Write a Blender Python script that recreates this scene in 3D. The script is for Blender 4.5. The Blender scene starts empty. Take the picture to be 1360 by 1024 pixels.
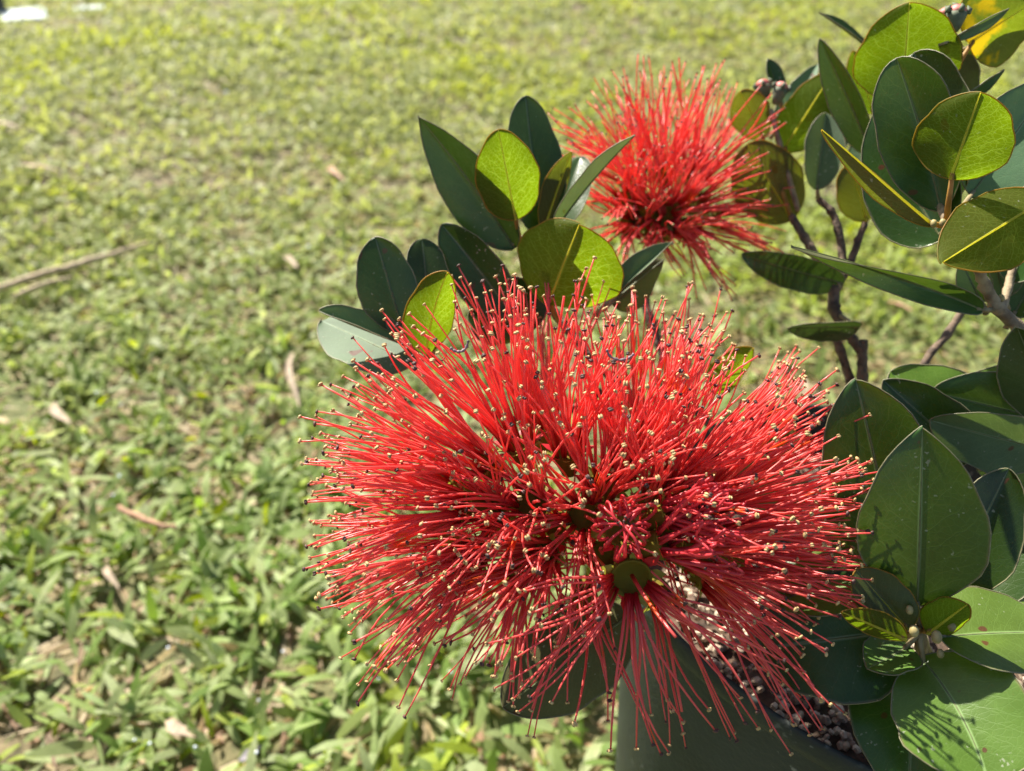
import bpy, math, random
import numpy as np
from mathutils import Vector, Matrix

random.seed(7)
rng = np.random.default_rng(11)
SC = bpy.context.scene
COL = SC.collection
rad = math.radians

# ------------------------------------------------------------------ camera, sky, sun, exposure
CAM_H = 0.42
PITCH = 35.0
CAM = Vector((0, 0, CAM_H))
R_ = Vector((1, 0, 0))
F_ = Vector((0, math.cos(rad(PITCH)), -math.sin(rad(PITCH))))
U_ = R_.cross(F_)
FPX = 1022.0

cd = bpy.data.cameras.new('camera')
cam = bpy.data.objects.new('camera', cd)
COL.objects.link(cam)
cam.location = CAM
cam.rotation_euler = (rad(90 - PITCH), 0, 0)
cd.sensor_width = 36
cd.lens = 36 * FPX / 1360
cd.clip_start = 0.01
cd.clip_end = 200
cd.dof.use_dof = True
cd.dof.focus_distance = 0.172
cd.dof.aperture_fstop = 14
SC.camera = cam

SUN_EL, SUN_AZ = 47.0, -35.0          # azimuth from +Y, negative = towards -X
world = bpy.data.worlds.new('World')
SC.world = world
world.use_nodes = True
wn = world.node_tree
sky = wn.nodes.new('ShaderNodeTexSky')
sky.sky_type = 'NISHITA'
sky.sun_disc = False
sky.sun_elevation = rad(SUN_EL)
sky.sun_rotation = rad(SUN_AZ)
wn.links.new(sky.outputs[0], wn.nodes['Background'].inputs[0])
wn.nodes['Background'].inputs[1].default_value = 0.06
sl = bpy.data.lights.new('sun', 'SUN')
sl.energy = 5.0
sl.angle = rad(0.5)
sl.color = (1.0, 0.94, 0.82)
sun = bpy.data.objects.new('sun', sl)
COL.objects.link(sun)
to_sun = Vector((math.sin(rad(SUN_AZ)) * math.cos(rad(SUN_EL)), math.cos(rad(SUN_AZ)) * math.cos(rad(SUN_EL)), math.sin(rad(SUN_EL))))
sun.rotation_euler = to_sun.to_track_quat('Z', 'Y').to_euler()
SC.view_settings.view_transform = 'Standard'
SC.view_settings.look = 'None'
SC.view_settings.gamma = 1
SC.view_settings.use_curve_mapping = False
SC.view_settings.exposure = 1.35
SC.render.engine = 'CYCLES'
SC.cycles.max_bounces = 8
SC.cycles.diffuse_bounces = 4
SC.cycles.transmission_bounces = 5
SC.cycles.sample_clamp_indirect = 6


# ------------------------------------------------------------------ helpers
def P(x, y, d):
    """photo pixel and depth along the lens axis -> point in the place"""
    return CAM + d * (F_ + R_ * ((x - 680) / FPX) + U_ * ((512 - y) / FPX))


def ground_at(x, y, z=0.0):
    v = F_ + R_ * ((x - 680) / FPX) + U_ * ((512 - y) / FPX)
    return CAM + v * ((CAM_H - z) / -v.z)


def cdir(a, b, c):
    return (R_ * a + U_ * b - F_ * c).normalized()


def lump(x, y):
    return 0.010 * np.sin(x * 2.1 + 0.7) * np.cos(y * 1.7) + 0.005 * np.sin(x * 5.3 + y * 4.1 + 1.0) + 0.003 * np.sin(x * 11 - y * 9)


class MB:
    """collects verts, faces, uvs and material slots for one mesh"""
    def __init__(self):
        self.v, self.f, self.uv, self.mi = [], [], [], []

    def face(self, idx, mi=0, uvs=None):
        self.f.append(tuple(idx))
        self.mi.append(mi)
        self.uv.append(uvs if uvs else [(0.5, 0.5)] * len(idx))

    def tube(self, pts, radii, n=6, mi=0, cap=True, ulen=True):
        pts = [Vector(p) for p in pts]
        m = len(pts)
        ref = Vector((0.13, 0.31, 0.94))
        t0 = (pts[1] - pts[0]).normalized()
        if abs(t0.dot(ref)) > 0.9:
            ref = Vector((0.9, 0.3, 0.1))
        nrm = (ref - t0 * ref.dot(t0)).normalized()
        b0 = len(self.v)
        for i in range(m):
            t = (pts[min(i + 1, m - 1)] - pts[max(i - 1, 0)])
            t = t.normalized() if t.length > 1e-9 else t0
            nrm = (nrm - t * nrm.dot(t))
            nrm = nrm.normalized() if nrm.length > 1e-9 else t.orthogonal().normalized()
            bn = t.cross(nrm)
            for k in range(n):
                a = 2 * math.pi * k / n
                self.v.append(pts[i] + (nrm * math.cos(a) + bn * math.sin(a)) * radii[i])
        for i in range(m - 1):
            u0, u1 = i / (m - 1), (i + 1) / (m - 1)
            for k in range(n):
                k2 = (k + 1) % n
                self.face((b0 + i * n + k, b0 + i * n + k2, b0 + (i + 1) * n + k2, b0 + (i + 1) * n + k), mi,
                          [(u0, k / n), (u0, (k + 1) / n), (u1, (k + 1) / n), (u1, k / n)])
        if cap:
            self.face([b0 + k for k in range(n)][::-1], mi, [(0, 0.5)] * n)
            self.face([b0 + (m - 1) * n + k for k in range(n)], mi, [(1, 0.5)] * n)

    def ball(self, c, ax, ay, az, mi=0, rings=4, n=6):
        """ellipsoid with half axes given as vectors"""
        b0 = len(self.v)
        self.v.append(c + az)
        for i in range(1, rings):
            th = math.pi * i / rings
            for k in range(n):
                a = 2 * math.pi * k / n
                self.v.append(c + az * math.cos(th) + (ax * math.cos(a) + ay * math.sin(a)) * math.sin(th))
        self.v.append(c - az)
        e = len(self.v) - 1
        for k in range(n):
            self.face((b0, b0 + 1 + k, b0 + 1 + (k + 1) % n), mi)
            self.face((e, e - n + (k + 1) % n, e - n + k), mi)
        for i in range(rings - 2):
            r0, r1 = b0 + 1 + i * n, b0 + 1 + (i + 1) * n
            for k in range(n):
                k2 = (k + 1) % n
                self.face((r0 + k, r1 + k, r1 + k2, r0 + k2), mi)

    def build(self, name, mats, parent=None, origin=None, smooth=True):
        o_ = Vector(origin) if origin is not None else Vector((0, 0, 0))
        me = bpy.data.meshes.new(name)
        me.from_pydata([tuple(Vector(p) - o_) for p in self.v], [], self.f)
        for m in mats:
            me.materials.append(m)
        uvl = me.uv_layers.new(name='UVMap')
        flat = [c for fu in self.uv for uv in fu for c in uv]
        uvl.data.foreach_set('uv', flat)
        me.polygons.foreach_set('material_index', self.mi)
        me.polygons.foreach_set('use_smooth', [smooth] * len(self.f))
        me.update()
        ob = bpy.data.objects.new(name, me)
        COL.objects.link(ob)
        if parent is not None:
            ob.parent = parent
            ob.location = o_ - world_loc(parent)
        else:
            ob.location = o_
        return ob


def world_loc(o):
    v = Vector(o.location)
    while o.parent:
        o = o.parent
        v += Vector(o.location)
    return v


def empty(name, loc, parent=None):
    o = bpy.data.objects.new(name, None)
    COL.objects.link(o)
    o.empty_display_size = 0.02
    o.location = Vector(loc) - (world_loc(parent) if parent else Vector((0, 0, 0)))
    if parent:
        o.parent = parent
    return o


def tag(o, label=None, cat=None, group=None, kind=None):
    if label: o['label'] = label
    if cat: o['category'] = cat
    if group: o['group'] = group
    if kind: o['kind'] = kind
    return o


def smooth_path(pts, n):
    """Catmull-Rom through points (Vectors), n samples per span"""
    out = []
    m = len(pts)
    for i in range(m - 1):
        p0, p1, p2, p3 = pts[max(i - 1, 0)], pts[i], pts[i + 1], pts[min(i + 2, m - 1)]
        for k in range(n):
            t = k / n
            out.append(0.5 * ((2 * p1) + (p2 - p0) * t + (2 * p0 - 5 * p1 + 4 * p2 - p3) * t * t + (3 * p1 - p0 - 3 * p2 + p3) * t ** 3))
    out.append(pts[-1])
    return out


# ------------------------------------------------------------------ materials
class NT:
    def __init__(self, name):
        self.m = bpy.data.materials.new(name)
        self.m.use_nodes = True
        self.t = self.m.node_tree
        self.t.nodes.clear()

    def n(self, typ, **kw):
        nd = self.t.nodes.new(typ)
        for k, v in kw.items():
            if k == 'inp':
                for kk, vv in v.items():
                    if isinstance(vv, bpy.types.NodeSocket):
                        self.t.links.new(vv, nd.inputs[kk])
                    else:
                        nd.inputs[kk].default_value = vv
            else:
                setattr(nd, k, v)
        return nd

    def math(self, op, a, b=0.0, clamp=False):
        return self.n('ShaderNodeMath', operation=op, use_clamp=clamp, inp={0: a, 1: b}).outputs[0]

    def ss(self, x, lo, hi):
        nd = self.n('ShaderNodeMapRange', interpolation_type='SMOOTHSTEP', inp={0: x, 1: lo, 2: hi, 3: 0.0, 4: 1.0})
        return nd.outputs[0]

    def mix(self, fac, a, b):
        nd = self.n('ShaderNodeMix', data_type='RGBA')
        for s, v in ((nd.inputs[0], fac), (nd.inputs[6], a), (nd.inputs[7], b)):
            if isinstance(v, bpy.types.NodeSocket):
                self.t.links.new(v, s)
            else:
                s.default_value = v if not isinstance(v, tuple) else (v + (1,) if len(v) == 3 else v)
        return nd.outputs[2]

    def noise(self, scale, detail=3.0, vec=None, rough=0.55):
        nd = self.n('ShaderNodeTexNoise', inp={'Scale': scale, 'Detail': detail, 'Roughness': rough})
        if vec is not None:
            self.t.links.new(vec, nd.inputs['Vector'])
        return nd.outputs[0]

    def out(self, sh):
        o = self.n('ShaderNodeOutputMaterial')
        self.t.links.new(sh, o.inputs[0])
        return self.m


def mat_leaf(name, top, under, trans, tfac, rough, rim, vein=0.6, blotch=None, sheen_bump=0.12):
    t = NT(name)
    uv = t.n('ShaderNodeUVMap').outputs[0]
    sep = t.n('ShaderNodeSeparateXYZ', inp={0: uv})
    u, v = sep.outputs[0], sep.outputs[1]
    av = t.math('ABSOLUTE', t.math('MULTIPLY', t.math('SUBTRACT', v, 0.5), 2.0))
    geo = t.n('ShaderNodeNewGeometry')
    back = geo.outputs['Backfacing']
    oi = t.n('ShaderNodeObjectInfo')
    pos = geo.outputs['Position']
    n1 = t.noise(55.0, 3.0, pos)
    # side veins, slanting forward from the midrib
    wob = t.noise(3.5, 2.0, uv)
    q = t.math('SUBTRACT', t.math('MULTIPLY', u, 9.0), t.math('MULTIPLY', av, 2.6))
    q = t.math('ADD', q, t.math('MULTIPLY', wob, 1.3))
    fr = t.math('ABSOLUTE', t.math('SUBTRACT', t.math('FRACT', q), 0.5))
    side = t.math('SUBTRACT', 1.0, t.ss(fr, 0.0, 0.05))
    side = t.math('MULTIPLY', side, t.math('SUBTRACT', 1.0, t.ss(av, 0.75, 0.98)))
    mp = t.n('ShaderNodeMapping', inp={0: uv, 3: (26.0, 15.0, 1.0)})
    vor = t.n('ShaderNodeTexVoronoi', feature='DISTANCE_TO_EDGE', inp={'Vector': mp.outputs[0], 'Scale': 1.0})
    net = t.math('SUBTRACT', 1.0, t.ss(vor.outputs['Distance'], 0.0, 0.09))
    mid = t.math('SUBTRACT', 1.0, t.ss(av, 0.012, 0.05))
    veins = t.math('MAXIMUM', t.math('MULTIPLY', side, 0.75), t.math('MULTIPLY', net, 0.4))
    veins = t.math('MULTIPLY', t.math('MAXIMUM', veins, mid), vein)
    rimm = t.ss(av, 0.95, 1.0)
    veincol = tuple(min(1, c * 1.5 + 0.06) for c in top)
    tp = t.mix(t.ss(n1, 0.35, 0.7), top, tuple(c * 0.72 for c in top))
    var = t.math('MULTIPLY', t.math('SUBTRACT', oi.outputs['Random'], 0.5), 0.5)
    hsv = t.n('ShaderNodeHueSaturation', inp={'Hue': t.math('ADD', 0.5, t.math('MULTIPLY', var, 0.06)), 'Value': t.math('ADD', 1.0, var), 'Color': tp})
    tp = t.mix(t.math('MULTIPLY', veins, 0.35), hsv.outputs[0], veincol)
    tp = t.mix(t.math('MULTIPLY', mid, 0.75), tp, tuple(min(1, c * 1.6 + 0.12) for c in top))
    un = t.mix(veins, under, tuple(c * 1.35 + 0.02 for c in under))
    spk = t.ss(t.noise(900.0, 1.0, pos), 0.69, 0.74)
    spots = t.math('MULTIPLY', spk, t.ss(t.noise(60.0, 2.0, pos), 0.45, 0.6))
    base = t.mix(back, tp, un)
    base = t.mix(t.math('MULTIPLY', rimm, 0.8), base, rim)
    base = t.mix(t.math('MULTIPLY', spots, 0.55), base, (0.45, 0.45, 0.36))
    blem = t.ss(t.noise(170.0, 1.0, pos), 0.735, 0.75)
    base = t.mix(t.math('MULTIPLY', blem, 0.85), base, (0.10, 0.02, 0.015))
    tr = t.mix(veins, trans, tuple(min(1, c * 2.1 + 0.08) for c in trans))
    tr = t.mix(t.math('MULTIPLY', t.ss(n1, 0.35, 0.75), 0.75), tr, tuple(c * 0.6 for c in trans))
    if blotch:
        bn = t.ss(t.noise(75.0, 4.0, pos), 0.49, 0.57)
        base = t.mix(bn, base, blotch)
        tr = t.mix(bn, tr, tuple(min(1, c * 1.2) for c in blotch))
    h = t.math('ADD', t.math('MULTIPLY', veins, -1.0), t.math('MULTIPLY', t.noise(350.0, 3.0, pos), 0.9))
    bump = t.n('ShaderNodeBump', inp={'Strength': sheen_bump, 'Distance': 0.0006, 'Height': h})
    rg = t.math('ADD', rough, t.math('MULTIPLY', back, 0.25))
    rg = t.math('ADD', rg, t.math('MULTIPLY', spots, 0.3))
    bs = t.n('ShaderNodeBsdfPrincipled', inp={'Base Color': base, 'Roughness': rg, 'Normal': bump.outputs[0],
                                              'Specular IOR Level': t.math('SUBTRACT', 0.5, t.math('MULTIPLY', back, 0.35))})
    tl = t.n('ShaderNodeBsdfTranslucent', inp={'Color': tr, 'Normal': bump.outputs[0]})
    mx = t.n('ShaderNodeMixShader', inp={0: tfac, 1: bs.outputs[0], 2: tl.outputs[0]})
    return t.out(mx.outputs[0])


def mat_simple(name, col, rough=0.6, var=0.25, scale=400.0, bump=0.3, bdist=0.0005, trans=0.0, tcol=None, spec=0.5, col2=None):
    t = NT(name)
    pos = t.n('ShaderNodeNewGeometry').outputs['Position']
    n = t.noise(scale, 4.0, pos)
    c2 = col2 if col2 else tuple(c * (1 - var * 1.6) for c in col)
    base = t.mix(t.ss(n, 0.35, 0.68), col, c2)
    bp = t.n('ShaderNodeBump', inp={'Strength': bump, 'Distance': bdist, 'Height': n})
    bs = t.n('ShaderNodeBsdfPrincipled', inp={'Base Color': base, 'Roughness': rough, 'Normal': bp.outputs[0], 'Specular IOR Level': spec})
    sh = bs.outputs[0]
    if trans > 0:
        tl = t.n('ShaderNodeBsdfTranslucent', inp={'Color': (tcol or col) + (1,)})
        sh = t.n('ShaderNodeMixShader', inp={0: trans, 1: sh, 2: tl.outputs[0]}).outputs[0]
    return t.out(sh)


def mat_filament():
    t = NT('red_filament')
    uv = t.n('ShaderNodeSeparateXYZ', inp={0: t.n('ShaderNodeUVMap').outputs[0]})
    pos = t.n('ShaderNodeNewGeometry').outputs['Position']
    n = t.noise(160.0, 2.0, pos)
    c = t.mix(t.ss(n, 0.35, 0.7), (0.92, 0.18, 0.15), (0.88, 0.125, 0.125))
    c = t.mix(t.ss(t.noise(90.0, 1.0, pos), 0.66, 0.74), c, (0.75, 0.12, 0.02))
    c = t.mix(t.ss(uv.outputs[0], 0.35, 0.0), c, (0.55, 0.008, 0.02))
    bs = t.n('ShaderNodeBsdfPrincipled', inp={'Base Color': c, 'Roughness': 0.33, 'Specular IOR Level': 0.7})
    tl = t.n('ShaderNodeBsdfTranslucent', inp={'Color': (0.98, 0.155, 0.11, 1)})
    return t.out(t.n('ShaderNodeMixShader', inp={0: 0.4, 1: bs.outputs[0], 2: tl.outputs[0]}).outputs[0])


def mat_grass():
    t = NT('lawn_grass_blade')
    at = t.n('ShaderNodeAttribute', attribute_name='blade_colour')
    geo = t.n('ShaderNodeNewGeometry')
    n = t.noise(260.0, 2.0, geo.outputs['Position'])
    c = t.mix(t.math('MULTIPLY', t.ss(n, 0.4, 0.7), 0.3), at.outputs['Color'], (0.08, 0.11, 0.03))
    bs = t.n('ShaderNodeBsdfPrincipled', inp={'Base Color': c, 'Roughness': 0.55, 'Specular IOR Level': 0.3})
    hs = t.n('ShaderNodeHueSaturation', inp={'Hue': 0.489, 'Saturation': 1.18, 'Value': 1.8, 'Color': at.outputs['Color']})
    tl = t.n('ShaderNodeBsdfTranslucent', inp={'Color': hs.outputs[0]})
    return t.out(t.n('ShaderNodeMixShader', inp={0: 0.4, 1: bs.outputs[0], 2: tl.outputs[0]}).outputs[0])


def mat_ground():
    t = NT('lawn_soil_and_thatch')
    pos = t.n('ShaderNodeNewGeometry').outputs['Position']
    n1 = t.noise(2.2, 4.0, pos)
    n2 = t.noise(90.0, 4.0, pos)
    a = t.mix(t.ss(n2, 0.35, 0.65), (0.06, 0.05, 0.026), (0.20, 0.15, 0.085))
    g = t.mix(t.ss(t.noise(30.0, 3.0, pos), 0.4, 0.6), (0.095, 0.125, 0.032), (0.15, 0.17, 0.06))
    c = t.mix(t.ss(n1, 0.3, 0.62), g, a)
    bp = t.n('ShaderNodeBump', inp={'Strength': 0.8, 'Distance': 0.006, 'Height': n2})
    bs = t.n('ShaderNodeBsdfPrincipled', inp={'Base Color': c, 'Roughness': 0.9, 'Normal': bp.outputs[0]})
    return t.out(bs.outputs[0])


def mat_pot():
    t = NT('grey_green_plastic')
    pos = t.n('ShaderNodeNewGeometry').outputs['Position']
    n = t.noise(40.0, 5.0, pos)
    c = t.mix(t.ss(n, 0.35, 0.7), (0.032, 0.037, 0.034), (0.044, 0.051, 0.048))
    dirt = t.ss(t.noise(260.0, 3.0, pos), 0.62, 0.72)
    dirt = t.math('MULTIPLY', dirt, t.ss(t.noise(28.0, 2.0, pos), 0.45, 0.62))
    c = t.mix(t.math('MULTIPLY', dirt, 0.6), c, (0.3, 0.31, 0.28))
    bp = t.n('ShaderNodeBump', inp={'Strength': 0.25, 'Distance': 0.001, 'Height': t.noise(500.0, 3.0, pos)})
    bs = t.n('ShaderNodeBsdfPrincipled', inp={'Base Color': c, 'Roughness': t.math('ADD', 0.34, t.math('MULTIPLY', n, 0.15)), 'Normal': bp.outputs[0], 'Specular IOR Level': 0.1})
    return t.out(bs.outputs[0])


M = {}
M['mature'] = mat_leaf('mature_leaf', (0.034, 0.090, 0.012), (0.12, 0.125, 0.06), (0.10, 0.17, 0.010), 0.22, 0.31, (0.17, 0.16, 0.08), 0.5)
M['dark'] = mat_leaf('dark_glossy_leaf', (0.028, 0.064, 0.008), (0.09, 0.085, 0.035), (0.05, 0.10, 0.006), 0.16, 0.30, (0.16, 0.16, 0.10), 0.45)
M['green'] = mat_leaf('mid_green_leaf', (0.115, 0.215, 0.030), (0.14, 0.15, 0.08), (0.17, 0.27, 0.012), 0.30, 0.36, (0.22, 0.18, 0.08), 0.5)
M['young'] = mat_leaf('young_leaf', (0.11, 0.17, 0.012), (0.09, 0.11, 0.012), (0.22, 0.345, 0.002), 0.55, 0.4, (0.42, 0.20, 0.03), 1.0)
M['olive'] = mat_leaf('olive_leaf', (0.065, 0.085, 0.018), (0.10, 0.085, 0.035), (0.20, 0.24, 0.004), 0.36, 0.42, (0.32, 0.20, 0.05), 0.7)
M['pale'] = mat_leaf('pale_sheen_leaf', (0.10, 0.18, 0.085), (0.2, 0.21, 0.14), (0.14, 0.22, 0.03), 0.22, 0.64, (0.25, 0.24, 0.14), 0.4)
M['yellow'] = mat_leaf('yellowing_leaf', (0.16, 0.20, 0.02), (0.2, 0.2, 0.05), (0.27, 0.36, 0.006), 0.5, 0.42, (0.4, 0.3, 0.05), 0.4, blotch=(0.72, 0.50, 0.012))
M['rim_pale'] = mat_simple('leaf_margin_tan', (0.20, 0.19, 0.10), 0.5)
M['rim_red'] = mat_simple('leaf_margin_reddish', (0.46, 0.24, 0.05), 0.5, trans=0.6, tcol=(0.6, 0.42, 0.03), scale=90, col2=(0.2, 0.22, 0.03))
M['vein_pale'] = mat_simple('midrib_pale_green', (0.17, 0.20, 0.075), 0.5, trans=0.2)
M['vein_yellow'] = mat_simple('midrib_yellow', (0.50, 0.48, 0.10), 0.5, trans=0.7, tcol=(0.95, 0.9, 0.15))
M['petiole'] = mat_simple('petiole_tan', (0.32, 0.25, 0.13), 0.6, var=0.3)
M['petiole_young'] = mat_simple('petiole_orange', (0.45, 0.24, 0.05), 0.55, trans=0.25)
M['bark'] = mat_simple('brown_bark', (0.17, 0.115, 0.075), 0.8, col2=(0.055, 0.036, 0.025), scale=320, bump=0.9, bdist=0.0012)
M['twigbark'] = mat_simple('pale_tan_bark', (0.34, 0.26, 0.16), 0.75, col2=(0.15, 0.105, 0.065), scale=260, bump=0.8, bdist=0.001)
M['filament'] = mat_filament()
M['anther'] = mat_simple('cream_anther', (0.62, 0.46, 0.20), 0.6, col2=(0.36, 0.20, 0.08), scale=1500)
M['anther_dark'] = mat_simple('brown_anther', (0.10, 0.045, 0.035), 0.6)
M['cup'] = mat_simple('olive_flower_cup', (0.17, 0.135, 0.016), 0.75, spec=0.15, col2=(0.19, 0.14, 0.018), scale=500, trans=0.15, tcol=(0.3, 0.3, 0.02))
M['sepal'] = mat_simple('sepal_green', (0.30, 0.33, 0.06), 0.5, trans=0.35, tcol=(0.5, 0.5, 0.05))
M['petal'] = mat_simple('petal_crimson', (0.55, 0.015, 0.03), 0.45, trans=0.35, tcol=(0.9, 0.04, 0.03))
M['curled'] = mat_simple('curled_crimson_filament', (0.80, 0.07, 0.085), 0.35, trans=0.3, tcol=(0.9, 0.03, 0.04), scale=250)
M['bud'] = mat_simple('pink_bud_tip', (0.72, 0.24, 0.20), 0.55, col2=(0.4, 0.07, 0.06), scale=500)
M['budgreen'] = mat_simple('felty_bud_base', (0.14, 0.17, 0.10), 0.7)
M['cream'] = mat_simple('cream_growth_bud', (0.40, 0.32, 0.13), 0.6, var=0.3)
M['grass'] = mat_grass()
M['ground'] = mat_ground()
M['pot'] = mat_pot()
M['straw'] = mat_simple('dry_straw', (0.60, 0.45, 0.27), 0.7, var=0.3, scale=180)
M['drybrown'] = mat_simple('dry_brown_leaf', (0.40, 0.22, 0.12), 0.7, var=0.3, scale=180)
M['drypale'] = mat_simple('bleached_dry_leaf', (0.46, 0.35, 0.24), 0.7, var=0.35, scale=180, trans=0.15)
M['stone_blue'] = mat_simple('blue_white_paint', (0.34, 0.42, 0.45), 0.6, var=0.12, scale=30)
M['stone_dark'] = mat_simple('blue_black_plastic', (0.012, 0.018, 0.035), 0.6, scale=30)
M['greylilac'] = mat_simple('grey_lilac_leaf', (0.30, 0.27, 0.29), 0.6, var=0.3, scale=180)
M['pebble'] = mat_simple('beige_pebble', (0.56, 0.46, 0.34), 0.8, col2=(0.22, 0.14, 0.10), scale=190, bump=0.6)
M['soil'] = mat_simple('potting_soil', (0.12, 0.075, 0.05), 0.95, col2=(0.045, 0.03, 0.022), scale=220, bump=0.9, bdist=0.002)
M['dew'] = mat_simple('dew_glint_white', (0.75, 0.8, 0.85), 0.12, var=0.05, bump=0.0, spec=1.0)  # near-white base colour paints in the sun glint of clear drops

# ------------------------------------------------------------------ lawn: ground sheet and grass
xs = np.concatenate([-np.geomspace(60, 3.2, 14), np.linspace(-3, 3, 61), np.geomspace(3.2, 60, 14)])
ys = np.concatenate([-np.geomspace(60, 1.2, 12), np.linspace(-1, 6, 71), np.geomspace(6.3, 60, 14)])
gx, gy = np.meshgrid(xs, ys)
fade = np.clip(1.5 - np.hypot(gx, gy) / 14, 0, 1)
gz = lump(gx, gy) * fade
nx, ny = len(xs), len(ys)
gv = np.stack([gx, gy, gz], -1).reshape(-1, 3)
gf = [(j * nx + i, j * nx + i + 1, (j + 1) * nx + i + 1, (j + 1) * nx + i) for j in range(ny - 1) for i in range(nx - 1)]
me = bpy.data.meshes.new('lawn_ground')
me.from_pydata(gv.tolist(), [], gf)
me.materials.append(M['ground'])
me.polygons.foreach_set('use_smooth', [True] * len(gf))
ground = bpy.data.objects.new('lawn_ground', me)
COL.objects.link(ground)
tag(ground, 'earth and dry thatch showing between the lawn grass blades', None, None, 'structure')


def vnoise(x, y, f, seed):
    """cheap smooth value noise"""
    r = np.random.default_rng(seed)
    T = r.random((64, 64))
    xf, yf = x * f + 100.3, y * f + 100.7
    xi, yi = np.floor(xf).astype(int), np.floor(yf).astype(int)
    tx, ty = xf - xi, yf - yi
    tx, ty = tx * tx * (3 - 2 * tx), ty * ty * (3 - 2 * ty)
    g = lambda a, b: T[a % 64, b % 64]
    return (g(xi, yi) * (1 - tx) + g(xi + 1, yi) * tx) * (1 - ty) + (g(xi, yi + 1) * (1 - tx) + g(xi + 1, yi + 1) * tx) * ty


def scatter(y0, y1, dens):
    pts = []
    n = int(dens * (y1 - y0) * (2 * (0.78 * y1 + 0.5)))
    x = rng.uniform(-(0.78 * y1 + 0.5), 0.78 * y1 + 0.5, n)
    y = rng.uniform(y0, y1, n)
    k = np.abs(x) < 0.78 * np.maximum(y, 0) + 0.5
    return x[k], y[k]


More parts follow.
